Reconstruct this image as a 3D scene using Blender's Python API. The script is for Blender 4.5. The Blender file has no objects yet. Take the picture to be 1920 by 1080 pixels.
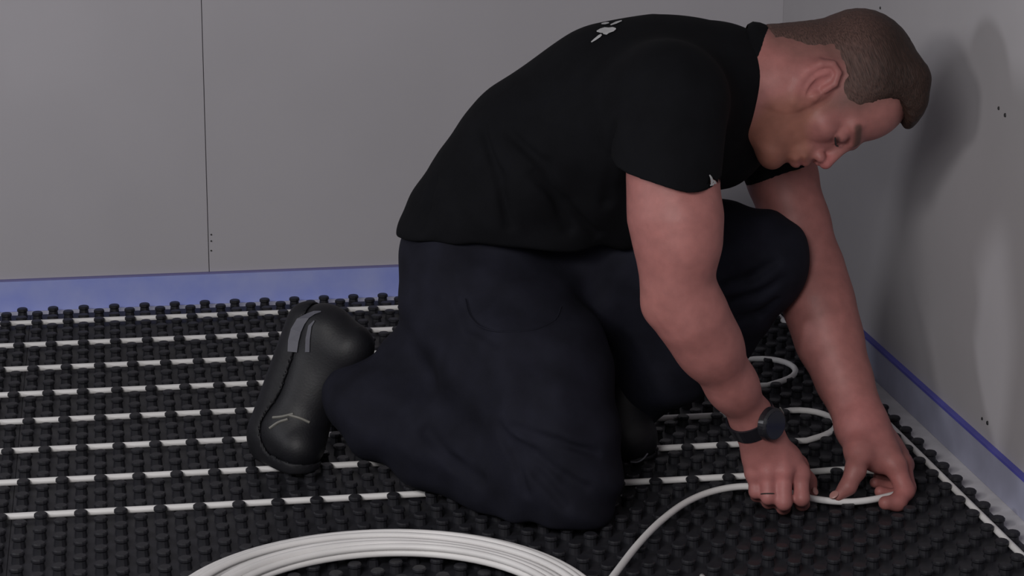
import bpy, bmesh, math, random
import numpy as np
from mathutils import Vector, Matrix

random.seed(4)
scene = bpy.context.scene
C = scene.collection
# ------------------------------------------------------------------ camera
CAM = np.array([0.119917, -3.065995, 1.190515])
R_ = np.array([0.98490618, -0.17292467, 0.00754209])
U_ = np.array([0.03948652, 0.26689608, 0.96291604])
F_ = np.array([0.16852489, 0.94808414, -0.26969579])
FPX = 4306.98
cd = bpy.data.cameras.new('camera'); cam = bpy.data.objects.new('camera', cd); C.objects.link(cam)
cd.sensor_width = 36.0; cd.lens = FPX / 1920 * 36; cd.clip_start = 0.05; cd.clip_end = 60
m = Matrix.Identity(4)
for i in range(3):
    m[i][0] = R_[i]; m[i][1] = U_[i]; m[i][2] = -F_[i]; m[i][3] = CAM[i]
cam.matrix_world = m
scene.camera = cam
# ------------------------------------------------------------------ light
w = bpy.data.worlds.new('room_fill'); scene.world = w; w.use_nodes = True
w.node_tree.nodes['Background'].inputs[0].default_value = (0.93, 0.93, 1.0, 1)
w.node_tree.nodes['Background'].inputs[1].default_value = 0.055


def area(name, loc, target, size, power, col):
    l = bpy.data.lights.new(name, 'AREA'); l.energy = power; l.size = size; l.shape = 'DISK'; l.color = col
    o = bpy.data.objects.new(name, l); C.objects.link(o); o.location = loc
    o.rotation_euler = (Vector(target) - Vector(loc)).to_track_quat('-Z', 'Y').to_euler()
    return o


area('work_light', (-0.70, -1.95, 1.40), (1.0, 0.1, 0.4), 0.28, 13, (1.0, 0.96, 0.94))
area('window_light', (-1.75, -0.42, 1.05), (1.2, 0.1, 0.5), 0.34, 12, (0.96, 0.96, 1.0))
area('room_fill', (-0.45, -2.70, 1.75), (0.5, 0.3, 0.3), 1.0, 34, (1.0, 0.98, 0.97))  # added soft fill from the camera side to brighten the face, no actual lamp
vs = scene.view_settings
vs.view_transform = 'Standard'; vs.look = 'None'; vs.gamma = 1.0; vs.exposure = 0.0; vs.use_curve_mapping = False


def at(px, py, Y):
    """point on the vertical plane y = Y seen at photo pixel (px, py)"""
    d = F_ + R_ * (px - 960) / FPX - U_ * (py - 540) / FPX
    return CAM + d * (Y - CAM[1]) / d[1]


def onz(px, py, z):
    d = F_ + R_ * (px - 960) / FPX - U_ * (py - 540) / FPX
    return CAM + d * (z - CAM[2]) / d[2]


def px2m(r, Y=0.0):
    return r * (Y - CAM[1]) * 1.05 / FPX


# ------------------------------------------------------------------ materials
def mat(name, col, rough=0.6, noise=0.0, scale=20, bump=0.0, bscale=200, spec=0.5, vcol=None, sss=0.0, sheen=0.0, col2=None, stretch=None, hairvec=False):
    M = bpy.data.materials.new(name); M.use_nodes = True
    nt = M.node_tree; b = nt.nodes['Principled BSDF']
    b.inputs['Roughness'].default_value = rough
    b.inputs['Specular IOR Level'].default_value = spec
    b.inputs['Base Color'].default_value = (*col, 1)
    tc = nt.nodes.new('ShaderNodeTexCoord'); src = tc.outputs['Object']
    if stretch:
        mp = nt.nodes.new('ShaderNodeMapping'); mp.inputs['Scale'].default_value = stretch
        nt.links.new(src, mp.inputs['Vector']); src = mp.outputs['Vector']
    if hairvec:      # strands run along the first head axis
        ha = nt.nodes.new('ShaderNodeAttribute'); ha.attribute_name = 'hcoord'
        mp = nt.nodes.new('ShaderNodeMapping'); mp.inputs['Scale'].default_value = (45, 600, 600)
        nt.links.new(ha.outputs['Vector'], mp.inputs['Vector']); src = mp.outputs['Vector']
    base = None
    if vcol:
        a = nt.nodes.new('ShaderNodeVertexColor'); a.layer_name = vcol; base = a.outputs['Color']
    if noise > 0:
        n = nt.nodes.new('ShaderNodeTexNoise'); n.inputs['Scale'].default_value = scale; n.inputs['Detail'].default_value = 5
        nt.links.new(src, n.inputs['Vector'])
        mr = nt.nodes.new('ShaderNodeMapRange'); mr.inputs[1].default_value = 0.3; mr.inputs[2].default_value = 0.7
        nt.links.new(n.outputs['Fac'], mr.inputs[0])
        mx = nt.nodes.new('ShaderNodeMix'); mx.data_type = 'RGBA'
        nt.links.new(mr.outputs[0], mx.inputs['Factor'])
        if base is not None:
            ml = nt.nodes.new('ShaderNodeMix'); ml.data_type = 'RGBA'; ml.blend_type = 'MULTIPLY'; ml.inputs['Factor'].default_value = 1
            mx.inputs[6].default_value = (1 - noise,) * 3 + (1,); mx.inputs[7].default_value = (1 + noise,) * 3 + (1,)
            nt.links.new(base, ml.inputs[6]); nt.links.new(mx.outputs[2], ml.inputs[7]); base = ml.outputs[2]
        else:
            c2 = col2 or tuple(c * (1 + noise) for c in col)
            c1 = col if col2 else tuple(c * (1 - noise) for c in col)
            mx.inputs[6].default_value = (*c1, 1); mx.inputs[7].default_value = (*c2, 1); base = mx.outputs[2]
    if base is not None: nt.links.new(base, b.inputs['Base Color'])
    if bump > 0:
        n2 = nt.nodes.new('ShaderNodeTexNoise'); n2.inputs['Scale'].default_value = bscale; n2.inputs['Detail'].default_value = 3
        nt.links.new(src, n2.inputs['Vector'])
        bp = nt.nodes.new('ShaderNodeBump'); bp.inputs['Strength'].default_value = bump; bp.inputs['Distance'].default_value = 0.002
        nt.links.new(n2.outputs['Fac'], bp.inputs['Height']); nt.links.new(bp.outputs['Normal'], b.inputs['Normal'])
    if sss > 0:
        b.inputs['Subsurface Weight'].default_value = sss
        b.inputs['Subsurface Radius'].default_value = (1.0, 0.35, 0.2); b.inputs['Subsurface Scale'].default_value = 0.006
    if sheen > 0:
        b.inputs['Sheen Weight'].default_value = sheen; b.inputs['Sheen Roughness'].default_value = 0.5
    return M


M_board = mat('plasterboard', (0.41, 0.395, 0.42), 0.85, 0.04, 3, 0.05, 60, 0.2)
M_board_r = mat('plasterboard_side', (0.41, 0.395, 0.41), 0.85, 0.05, 3, 0.05, 60, 0.2)
M_screed = mat('white_screed', (0.58, 0.57, 0.59), 0.8, 0.12, 25, 0.1, 90, 0.2)
M_foam = mat('blue_foam', (0.25, 0.30, 0.68), 0.55, 0.16, 14, 0.1, 120, 0.35, col2=(0.34, 0.38, 0.68))
M_foam_edge = mat('deep_blue_edge', (0.09, 0.09, 0.42), 0.5, 0.1, 20)
M_foam_pale = mat('pale_foam', (0.34, 0.35, 0.46), 0.6, 0.12, 14)
M_black = mat('black_plastic', (0.0155, 0.0155, 0.0195), 0.45, 0.2, 30, 0.0, 100, 0.35)
M_sheet = mat('black_sheet', (0.021, 0.021, 0.026), 0.5, 0.25, 40, 0.05, 100, 0.35)
M_pipe = mat('white_pipe', (0.74, 0.725, 0.72), 0.45, 0.06, 12, 0.0, 100, 0.4)
M_skin = mat('skin', (0.5, 0.3, 0.25), 0.52, 0.10, 60, 0.12, 420, 0.35, vcol='col', sss=0.12)
M_hair = mat('short_hair', (0.05, 0.03, 0.02), 0.6, 0.5, 1.0, 0.7, 1.0, 0.3, vcol='col', hairvec=True)
M_shirt = mat('black_cotton', (0.0042, 0.0044, 0.0058), 0.9, 0.15, 30, 0.1, 900, 0.12)
M_trouser = mat('navy_canvas', (0.0095, 0.0098, 0.0165), 0.85, 0.3, 18, 0.15, 700, 0.15)
M_shoe = mat('dark_shoe_leather', (0.0065, 0.0065, 0.009), 0.55, 0.2, 40, 0.15, 300, 0.4)
M_sole = mat('dark_rubber', (0.009, 0.009, 0.0115), 0.6, 0.2, 60, 0.2, 200, 0.3)
M_grey = mat('grey_mesh', (0.085, 0.085, 0.105), 0.6, 0.1, 60)
M_lace = mat('pale_lace', (0.16, 0.155, 0.14), 0.6, 0.1, 60)
M_watch = mat('watch_black', (0.012, 0.012, 0.016), 0.35, 0.1, 60)
M_glass = mat('watch_glass', (0.010, 0.012, 0.02), 0.12, 0.0)
M_white = mat('white_print', (0.45, 0.45, 0.46), 0.7, 0.1, 60)
M_screw = mat('dark_screw', (0.015, 0.015, 0.015), 0.5, 0.1, 60)
M_ring = mat('dark_ring', (0.03, 0.028, 0.026), 0.35)
M_nail = mat('fingernail', (0.40, 0.20, 0.18), 0.35)


# ------------------------------------------------------------------ mesh helpers
def tag(o, label=None, cat=None, group=None, kind=None):
    if label: o['label'] = label
    if cat: o['category'] = cat
    if group: o['group'] = group
    if kind: o['kind'] = kind
    return o


def link(name, me, m, parent=None, smooth=False):
    if m is not None: me.materials.append(m)
    if smooth: me.polygons.foreach_set('use_smooth', [True] * len(me.polygons))
    o = bpy.data.objects.new(name, me); C.objects.link(o)
    if parent: o.parent = parent
    return o


def box_mesh(name, lo, hi, bevel=0.0):
    bm = bmesh.new()
    bmesh.ops.create_cube(bm, size=1.0)
    for v in bm.verts:
        v.co = Vector([(lo[i] + hi[i]) / 2 + v.co[i] * (hi[i] - lo[i]) for i in range(3)])
    if bevel: bmesh.ops.bevel(bm, geom=bm.edges[:], offset=bevel, segments=2, affect='EDGES', profile=0.5)
    me = bpy.data.meshes.new(name); bm.to_mesh(me); bm.free()
    return me


def smooth_path(pts, n=12):
    """Catmull-Rom through pts"""
    pts = [np.array(p, float) for p in pts]
    P = [2 * pts[0] - pts[1]] + pts + [2 * pts[-1] - pts[-2]]
    out = []
    for i in range(1, len(P) - 2):
        for k in range(n):
            t = k / n
            out.append(0.5 * ((2 * P[i]) + (-P[i - 1] + P[i + 1]) * t + (2 * P[i - 1] - 5 * P[i] + 4 * P[i + 1] - P[i + 2]) * t * t + (-P[i - 1] + 3 * P[i] - 3 * P[i + 1] + P[i + 2]) * t ** 3))
    out.append(P[-2])
    return out


def tube_mesh(name, path, r, seg=12, closed=False):
    path = [np.array(p, float) for p in path]; n = len(path)
    rr = [r] * n if np.isscalar(r) else list(r)
    V = []; Fc = []
    nrm = None
    for i in range(n):
        a = path[(i - 1) % n] if (closed or i > 0) else path[i]
        b = path[(i + 1) % n] if (closed or i < n - 1) else path[i]
        t = b - a; t /= np.linalg.norm(t)
        if nrm is None:
            nrm = np.cross(t, [0, 0, 1.0])
            if np.linalg.norm(nrm) < 1e-3: nrm = np.cross(t, [0, 1.0, 0])
        nrm = nrm - t * nrm.dot(t); nrm /= np.linalg.norm(nrm)
        bi = np.cross(t, nrm)
        for k in range(seg):
            an = 2 * math.pi * k / seg
            V.append(path[i] + rr[i] * (math.cos(an) * nrm + math.sin(an) * bi))
    last = n if closed else n - 1
    for i in range(last):
        j = (i + 1) % n
        for k in range(seg):
            k2 = (k + 1) % seg
            Fc.append((i * seg + k, i * seg + k2, j * seg + k2, j * seg + k))
    if not closed:
        Fc.append(tuple(range(seg - 1, -1, -1))); Fc.append(tuple((n - 1) * seg + k for k in range(seg)))
    me = bpy.data.meshes.new(name); me.from_pydata([tuple(v) for v in V], [], Fc); me.update()
    return me


# ------------------------------------------------------------------ implicit surfaces (bodies and clothes)
def nz(v): v = np.asarray(v, float); return v / np.linalg.norm(v)


def cap(a, b, ra, rb=None):
    a = np.asarray(a, float); b = np.asarray(b, float); rb = ra if rb is None else rb
    ab = b - a; L2 = max(ab.dot(ab), 1e-12)

    def f(P):
        pa = P - a
        t = np.clip(pa @ ab / L2, 0, 1)
        q = pa - t[:, None] * ab
        return np.sqrt(np.einsum('ij,ij->i', q, q)) - (ra + (rb - ra) * t)
    return f


def ecap(a, b, ra, rb, axis, s):
    axis = nz(axis)
    T = np.eye(3) + (1 / s - 1) * np.outer(axis, axis)
    g = cap(T @ np.asarray(a, float), T @ np.asarray(b, float), ra, rb)
    sc = 1.0 if s >= 1 else s
    return lambda P: g(P @ T) * sc


def ell(c, r, A=None):
    c = np.asarray(c, float); r = np.asarray(r, float); A = np.eye(3) if A is None else np.asarray(A, float)

    def f(P):
        q = (P - c) @ A.T
        k0 = np.sqrt(((q / r) ** 2).sum(1)); k1 = np.sqrt(((q / r ** 2) ** 2).sum(1))
        return np.where(k1 > 1e-9, k0 * (k0 - 1) / np.maximum(k1, 1e-9), -r.min())
    return f


def plane(pt, n):
    pt = np.asarray(pt, float); n = nz(n)
    return lambda P: (P - pt) @ n


def rbox(c, half, rad, A):
    c = np.asarray(c, float); half = np.asarray(half, float); A = np.asarray(A, float)

    def f(P):
        q = np.abs((P - c) @ A.T) - half + rad
        return np.sqrt((np.maximum(q, 0) ** 2).sum(1)) + np.minimum(q.max(1), 0) - rad
    return f


def smin(a, b, k):
    if k <= 0: return np.minimum(a, b)
    h = np.maximum(k - np.abs(a - b), 0) / k
    return np.minimum(a, b) - h * h * k * 0.25


def comb(D, d, op, k):
    if op == 'u': return smin(D, d, k)
    if op == 's': return -smin(-D, d, k)
    if op == 'i': return -smin(-D, -d, k)
    return D + d


def sdf(ops, P):
    D = np.full(len(P), 1e3)
    for op, fn, k in ops: D = comb(D, fn(P), op, k)
    return D


def raymarch(ops, px, py, t0=2.4, t1=4.2):
    d = F_ + R_ * (px - 960) / FPX - U_ * (py - 540) / FPX
    d = d / np.linalg.norm(d); t = t0
    for _ in range(200):
        p = CAM + d * t; v = sdf(ops, p[None])[0]
        if v < 2e-4: return p
        t += max(v * 0.8, 2e-4)
        if t > t1: break
    return None


def sdf_normal(ops, p):
    e = 1e-3; P = np.repeat(p[None], 6, 0)
    for i in range(3): P[2 * i, i] += e; P[2 * i + 1, i] -= e
    v = sdf(ops, P); return nz([v[0] - v[1], v[2] - v[3], v[4] - v[5]])


DBG = 0


def sdf_mesh(name, ops, lo, hi, h, slack=1.5, colfn=None):
    N = 8; B = N * h; rb = B * 0.8661
    lo = np.asarray(lo, float); hi = np.asarray(hi, float)
    nb = np.ceil((hi - lo) / B).astype(int)
    gi = np.stack(np.meshgrid(*[np.arange(n) for n in nb], indexing='ij'), -1).reshape(-1, 3)
    cen = lo + (gi + 0.5) * B
    keep = np.abs(sdf(ops, cen)) < rb * slack + h
    gi = gi[keep]; cen = cen[keep]
    ax = np.arange(N + 1)
    off = np.stack(np.meshgrid(ax, ax, ax, indexing='ij'), -1).reshape(-1, 3)
    keys = []; verts = []; quads = []
    GN = (nb * N + 2)
    key = lambda c: ((c[..., 0] + 1) * (GN[1] + 2) + (c[..., 1] + 1)) * (GN[2] + 2) + (c[..., 2] + 1)
    corner = np.array([(0, 0, 0), (1, 0, 0), (0, 1, 0), (1, 1, 0), (0, 0, 1), (1, 0, 1), (0, 1, 1), (1, 1, 1)])
    edges = [(0, 1), (2, 3), (4, 5), (6, 7), (0, 2), (1, 3), (4, 6), (5, 7), (0, 4), (1, 5), (2, 6), (3, 7)]
    CH = 900
    KM = 1.7 * max(k for op, fn, k in ops)
    for s in range(0, len(gi), CH):
        g = gi[s:s + CH]; cc = cen[s:s + CH]; n = len(g)
        base = lo + g * B
        P = (base[:, None, :] + off[None] * h)
        D = np.full((n, len(off)), 1e3)
        for op, fn, k in ops:
            if op in 'us':
                mk = fn(cc) < rb * 1.8 + KM + 2 * h
                if not mk.any(): continue
                sub = P[mk].reshape(-1, 3)
                d = fn(sub).reshape(mk.sum(), -1)
                D[mk] = comb(D[mk], d, op, k)
            else:
                D = comb(D, fn(P.reshape(-1, 3)).reshape(n, -1), op, k)
        S = D.reshape(n, N + 1, N + 1, N + 1)
        neg = S < 0
        cnt = np.zeros((n, N, N, N), np.int8)
        for c in corner: cnt += neg[:, c[0]:c[0] + N, c[1]:c[1] + N, c[2]:c[2] + N]
        act = np.argwhere((cnt > 0) & (cnt < 8))
        if not len(act): continue
        vals = np.stack([S[act[:, 0], act[:, 1] + c[0], act[:, 2] + c[1], act[:, 3] + c[2]] for c in corner], 1)
        acc = np.zeros((len(act), 3)); num = np.zeros(len(act))
        for a, b in edges:
            va, vb = vals[:, a], vals[:, b]
            x = (va < 0) != (vb < 0)
            t = np.where(x, va / np.where(x, va - vb, 1), 0)
            acc += np.where(x[:, None], corner[a] + t[:, None] * (corner[b] - corner[a]), 0); num += x
        gc = g[act[:, 0]] * N + act[:, 1:]
        verts.append(lo + (gc + acc / num[:, None]) * h); keys.append(key(gc))
        for axn in range(3):
            sl0 = [slice(None), slice(0, N), slice(0, N), slice(0, N)]; sl1 = list(sl0)
            sl1[axn + 1] = slice(1, N + 1)
            A_ = neg[tuple(sl0)]; B_ = neg[tuple(sl1)]
            e = np.argwhere(A_ != B_)
            if not len(e): continue
            inside = A_[tuple(e.T)]
            ec = g[e[:, 0]] * N + e[:, 1:]
            u = np.zeros(3, int); v = np.zeros(3, int); u[(axn + 1) % 3] = 1; v[(axn + 2) % 3] = 1
            q = np.stack([key(ec), key(ec - u), key(ec - u - v), key(ec - v)], 1)
            q[~inside] = q[~inside][:, ::-1]
            quads.append(q)
    keys = np.concatenate(keys); verts = np.concatenate(verts); quads = np.concatenate(quads)
    order = np.argsort(keys); keys = keys[order]; verts = verts[order]
    idx = np.searchsorted(keys, quads); idx = np.minimum(idx, len(keys) - 1)
    ok = (keys[idx] == quads).all(1); DBG and print('DBG', name, len(ok), (~ok).sum(), verts[idx[~ok][:6, 0]])
    idx = idx[ok]
    me = bpy.data.meshes.new(name)
    me.vertices.add(len(verts)); me.vertices.foreach_set('co', verts.ravel())
    me.loops.add(idx.size); me.loops.foreach_set('vertex_index', idx.ravel().astype(np.int32))
    me.polygons.add(len(idx)); me.polygons.foreach_set('loop_start', np.arange(0, idx.size, 4, dtype=np.int32))
    me.update(calc_edges=True); me.validate()
    me.polygons.foreach_set('use_smooth', np.ones(len(me.polygons), bool))
    if colfn is not None:
        co = np.empty(len(me.vertices) * 3); me.vertices.foreach_get('co', co)
        c = colfn(co.reshape(-1, 3))
        at_ = me.color_attributes.new('col', 'FLOAT_COLOR', 'POINT')
        at_.data.foreach_set('color', np.concatenate([c, np.ones((len(c), 1))], 1).ravel())
    return me


# ------------------------------------------------------------------ the setting
XW, YW = 1.377, 1.10
HS = 0.060
tag(link('floor', box_mesh('floor', (-2.6, -3.6, -0.06), (XW + 0.1, YW + 0.1, 0.0)), M_screed), kind='structure')
wb = tag(link('wall_back', box_mesh('wall_back', (-2.6, YW + 0.0125, 0.0), (XW + 0.1, YW + 0.10, 2.4)), M_board), kind='structure')
SEAM = 0.287
link('plasterboard', box_mesh('plasterboard', (SEAM - 1.2, YW, 0.0), (SEAM - 0.0006, YW + 0.0125, 2.4), 0.0006), M_board, wb)
link('plasterboard', box_mesh('plasterboard', (SEAM + 0.0006, YW, 0.0), (XW, YW + 0.0125, 2.4), 0.0006), M_board, wb)
link('plasterboard', box_mesh('plasterboard', (SEAM - 2.4, YW, 0.0), (SEAM - 1.2018, YW + 0.0125, 2.4), 0.0006), M_board, wb)
wr = tag(link('wall_right', box_mesh('wall_right', (XW + 0.0125, -3.6, 0.0), (XW + 0.10, YW + 0.1, 2.4)), M_board_r), kind='structure')
link('plasterboard', box_mesh('plasterboard', (XW, -1.298, 0.0), (XW + 0.0125, YW + 0.01, 2.4), 0.0006), M_board_r, wr)
link('plasterboard', box_mesh('plasterboard', (XW, -2.498, 0.0), (XW + 0.0125, -1.2998, 2.4), 0.0006), M_board_r, wr)


def onx(px, py, X):
    d = F_ + R_ * (px - 960) / FPX - U_ * (py - 540) / FPX
    return CAM + d * (X - CAM[0]) / d[0]


for px, py, s in ((1873, 203, 0.003), (1885, 216, 0.0034), (1842, 785, 0.0026), (1852, 793, 0.0036), (1651, 15, 0.0026)):
    p = onx(px, py, XW)
    bm = bmesh.new()
    bmesh.ops.create_cone(bm, cap_ends=True, segments=10, radius1=s, radius2=s * 0.8, depth=0.002, matrix=Matrix.Translation((p[0] - 0.0004, p[1], p[2])) @ Matrix.Rotation(-math.pi / 2, 4, 'Y'))
    me = bpy.data.meshes.new('screw'); bm.to_mesh(me); bm.free()
    link('screw', me, M_screw, wr)
for dz in (0.0, 0.012, 0.03):
    p = at(394, 440 + dz * 1000, YW)
    bm = bmesh.new(); bmesh.ops.create_cone(bm, cap_ends=True, segments=8, radius1=0.0018, radius2=0.0014, depth=0.002, matrix=Matrix.Translation((p[0] + 0.002, YW - 0.0004, p[2])) @ Matrix.Rotation(math.pi / 2, 4, 'X'))
    me = bpy.data.meshes.new('screw'); bm.to_mesh(me); bm.free()
    link('screw', me, M_screw, wb)

# perimeter edging strips
es = link('edge_strip', box_mesh('edge_strip', (-2.4, YW - 0.008, 0.0), (XW - 0.008, YW - 0.0005, HS), 0.001), M_foam)
tag(es, 'blue foam edging strip along the bottom of the back wall', 'edging strip', 'perimeter edging strips')
link('top_edge', box_mesh('top_edge', (-2.4, YW - 0.0095, HS - 0.0012), (XW - 0.009, YW - 0.0003, HS + 0.0008)), mat('violet_edge', (0.18, 0.17, 0.38), 0.6), es)
es = link('edge_strip', box_mesh('edge_strip', (XW - 0.008, -2.4, 0.0), (XW - 0.0005, YW - 0.0085, HS), 0.001), M_foam_pale)
tag(es, 'pale blue edging strip with a deep blue top along the right wall', 'edging strip', 'perimeter edging strips')
link('top_edge', box_mesh('top_edge', (XW - 0.0105, -2.4, HS - 0.0022), (XW - 0.0003, YW - 0.010, HS + 0.002)), M_foam_edge, es)

# ------------------------------------------------------------------ castellated panels
HP = 0.0275
ZB = 0.0035       # sheet thickness
ZN = 0.0198       # top of the studs


def lathe(name, prof, seg=10):
    V = []; Fc = []
    for r, z in prof:
        for k in range(seg):
            a = 2 * math.pi * (k + 0.5) / seg
            V.append((r * math.cos(a), r * math.sin(a), z))
    for i in range(len(prof) - 1):
        for k in range(seg):
            k2 = (k + 1) % seg
            Fc.append((i * seg + k, i * seg + k2, (i + 1) * seg + k2, (i + 1) * seg + k))
    Fc.append(tuple((len(prof) - 1) * seg + k for k in range(seg)))
    return V, Fc


SV, SF = lathe('stud', [(0.0092, 0.0), (0.0080, 0.0095), (0.0098, 0.0118), (0.0096, 0.0146), (0.0080, 0.0163)], 12)
stud_me = bpy.data.meshes.new('stud'); stud_me.from_pydata(SV, [], SF); stud_me.update(); stud_me.materials.append(M_black)


def project(P):
    d = np.asarray(P, float) - CAM; z = d @ F_
    return np.stack([960 + FPX * (d @ R_) / z, 540 - FPX * (d @ U_) / z], -1)


def panel(label, x0, x1, i0, i1, j0, j1, y0, y1, nind):
    sheet = link('studded_panel', box_mesh('studded_panel', (x0, y0, 0.0), (x1, y1, ZB), 0.0008), M_sheet)
    tag(sheet, label, 'heating panel', 'studded heating panels')
    pts = [(i * HP, j * HP) for j in range(j0, j1 + 1) for i in range(i0, i1 + 1) if (i + j) % 2 == 0]
    pts = np.array(pts)
    pr = project(np.c_[pts, np.full(len(pts), ZN)])
    vis = (pr[:, 0] > 5) & (pr[:, 0] < 1915) & (pr[:, 1] > 540) & (pr[:, 1] < 1078)
    X, Y = pr[:, 0], pr[:, 1]
    hid = ((X > 760) & (X < 1150) & (Y < 985)) | ((X > 640) & (X < 1150) & (Y < 900)) | (((X - 700) / 400) ** 2 + ((Y - 1110) / 115) ** 2 < 1) | ((X > 1395) & (X < 1520) & (Y > 800) & (Y < 960)) | ((X > 1585) & (X < 1712) & (Y > 790) & (Y < 950))
    rank = np.argsort(-(Y + (vis & ~hid) * 5000))
    single = set(rank[:nind].tolist())
    V = []; Fc = []
    for n, (x, y) in enumerate(pts):
        if n in single:
            o = bpy.data.objects.new('stud', stud_me); C.objects.link(o); o.parent = sheet; o.location = (x, y, ZB)
        else:
            b = len(V); V += [(vx + x, vy + y, vz + ZB) for vx, vy, vz in SV]; Fc += [tuple(q + b for q in f) for f in SF]
    if V:
        me = bpy.data.meshes.new('stud_field'); me.from_pydata(V, [], Fc); me.update()
        tag(link('stud_field', me, M_black, sheet), kind='stuff')


JX = -1.5 * HP
panel('black studded underfloor panel filling most of the floor under the kneeling person', JX + 0.0001, 48 * HP + 0.0125, -1, 48, -22, 38, -0.62, 38 * HP + 0.012, 300)
panel('narrow edge of a second black studded panel at the far left of the floor', JX - 0.62, JX - 0.0001, -14, -2, -22, 38, -0.62, 38 * HP + 0.012, 60)

# ------------------------------------------------------------------ the heating pipe
PR = 0.0049
ZP = ZB + PR + 0.0035
row = lambda j: (j + 0.5) * HP
XL = -0.30


def uturn(x, ya, yb, side, n=14, bulge=1.0):
    c = (ya + yb) / 2; r = abs(yb - ya) / 2; s = 1 if yb > ya else -1
    return [(x + side * r * bulge * math.sin(math.pi * k / n), c - s * r * math.cos(math.pi * k / n), ZP + (0.007 * math.sin(math.pi * k / n) ** 0.6 if side > 0 else 0)) for k in range(n + 1)]


XRW = 47.5 * HP
path = [(XRW, -1.2, ZP), (XRW, -0.4, ZP), (XRW, 0.3, ZP), (XRW, 0.80, ZP)]
T = row(35); G = row(30); Fr = row(25); E_ = row(20); D_ = row(15); C_ = row(10); B_ = row(5); A_ = row(0)
rc = 0.07
path += [(XRW - rc + rc * math.cos(a), T - rc + rc * math.sin(a), ZP) for a in [k * math.pi / 16 for k in range(0, 9)]]
path += [(0.6, T, ZP), (0.0, T, ZP)] + [(XL, T, ZP)]
path += uturn(XL, T, G, -1)[1:]
path += [(0.0, G, ZP), (0.6, G, ZP)] + uturn(1.13, G, Fr, 1)
path += [(1.0, Fr, ZP), (0.6, Fr, ZP), (0.0, Fr, ZP)] + uturn(XL, Fr, E_, -1)
path += [(0.0, E_, ZP), (0.6, E_, ZP), (1.08, E_, ZP)] + uturn(1.172, E_, D_, 1, bulge=0.95)
path += [(1.08, D_, ZP), (0.6, D_, ZP), (0.0, D_, ZP)] + uturn(XL, D_, C_, -1)
path += [(0.0, C_, ZP), (0.6, C_, ZP), (1.08, C_, ZP)] + uturn(1.155, C_, B_, 1, bulge=0.95)
path += [(1.08, B_, ZP), (0.6, B_, ZP), (0.0, B_, ZP)] + uturn(XL, B_, A_, -1)
path += [(0.0, A_, ZP), (0.6, A_, ZP), (1.0, A_, ZP)]
laid_end = [(1.10, A_, ZP), (1.17, A_ - 0.004, ZP + 0.003), (1.215, -0.016, ZP + 0.006), (1.240, -0.055, ZP + 0.007), (1.232, -0.095, ZP + 0.008), tuple(onz(1688, 924, 0.021)),
            tuple(onz(1640, 936, 0.021)), tuple(onz(1590, 941, 0.0205)), tuple(onz(1530, 936, 0.024)), tuple(onz(1470, 922, 0.030)), tuple(onz(1405, 912, 0.034)), tuple(onz(1345, 919, 0.032)), tuple(onz(1290, 940, 0.030)),
            tuple(onz(1240, 976, 0.029)), tuple(onz(1195, 1022, 0.029)), tuple(onz(1150, 1080, 0.030)), (0.68, -0.47, 0.031), (0.60, -0.53, 0.034), (0.5, -0.565, 0.040)]
full = [np.array(p) for p in path] + smooth_path(laid_end, 8)
dense = []
for a, b in zip(full[:-1], full[1:]):
    if np.linalg.norm(np.array(b) - np.array(a)) > 1e-5: dense.append(np.array(a))
dense.append(full[-1])
pipe = link('heating_pipe', tube_mesh('heating_pipe', dense, PR, 12), M_pipe, smooth=True)
tag(pipe, 'one long white heating pipe clipped between the studs in parallel rows', 'pipe')

# coil of loose pipe in the foreground: a bundle of turns lying on the studs
cc = np.array([0.425, -0.457]); RO = 0.277
coil = bpy.data.objects.new('pipe_coil', None); C.objects.link(coil); coil.location = (cc[0], cc[1], ZN)
tag(coil, 'bundled coil of white pipe lying in the foreground, cut by the frame', 'pipe coil')
rnd = random.Random(7)
turns = [(0.000, 0.0, 0.001), (0.0, 0.0092, 0.001), (-0.0092, 0.003, 0.002), (-0.0098, 0.0122, 0.0015), (-0.019, 0.005, 0.002), (-0.0195, 0.0140, 0.002), (-0.0340, 0.003, 0.003), (-0.034, 0.0122, 0.002), (-0.043, 0.004, 0.002), (-0.0435, 0.0132, 0.002), (-0.0525, 0.001, 0.002), (-0.053, 0.0102, 0.002)]
for k, (dr, z, wob) in enumerate(turns):
    n = 96; ph = rnd.random() * 6.28; pts = []
    for i in range(n):
        a = 2 * math.pi * i / n
        R = RO + dr + wob * math.sin(a + ph)
        pts.append((R * math.cos(a) + (0.007 if k > 5 else 0), R * math.sin(a) - (0.004 if k > 5 else 0), PR + z + 0.0008 + 0.0015 * math.sin(2 * a + ph)))
    o = link('coil_turn', tube_mesh('coil_turn', pts, PR, 10, True), M_pipe, coil, smooth=True)
# a loose short end showing at the very bottom of the frame
pe = onz(1316, 1076, 0.03)
o = link('pipe_end', tube_mesh('pipe_end', smooth_path([(pe[0] - 0.02, pe[1] - 0.16, 0.03), (pe[0] - 0.008, pe[1] - 0.08, 0.03), (pe[0], pe[1], 0.027)], 6), [PR * 0.9] * 12 + [PR * 0.7], 10), M_pipe, smooth=True)
tag(o, 'tip of a loose white pipe end at the bottom edge near the curved pipe', 'pipe')


# ------------------------------------------------------------------ the person
QS = 1.0          # surface sampling


def cvec(x, y, z): return x * R_ + y * U_ - z * F_       # right, up, towards the viewer


def chain(ops, pts, k=0.02, axis=None, s=1.0, op='u'):
    """pts: (px, py, Y, radius in photo pixels)"""
    P = [(at(a, b, y), px2m(r, y)) for a, b, y, r in pts]
    for (p, r), (q, t) in zip(P[:-1], P[1:]):
        ops.append((op, cap(p, q, r, t) if axis is None else ecap(p, q, r, t, axis, s), k))


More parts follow.
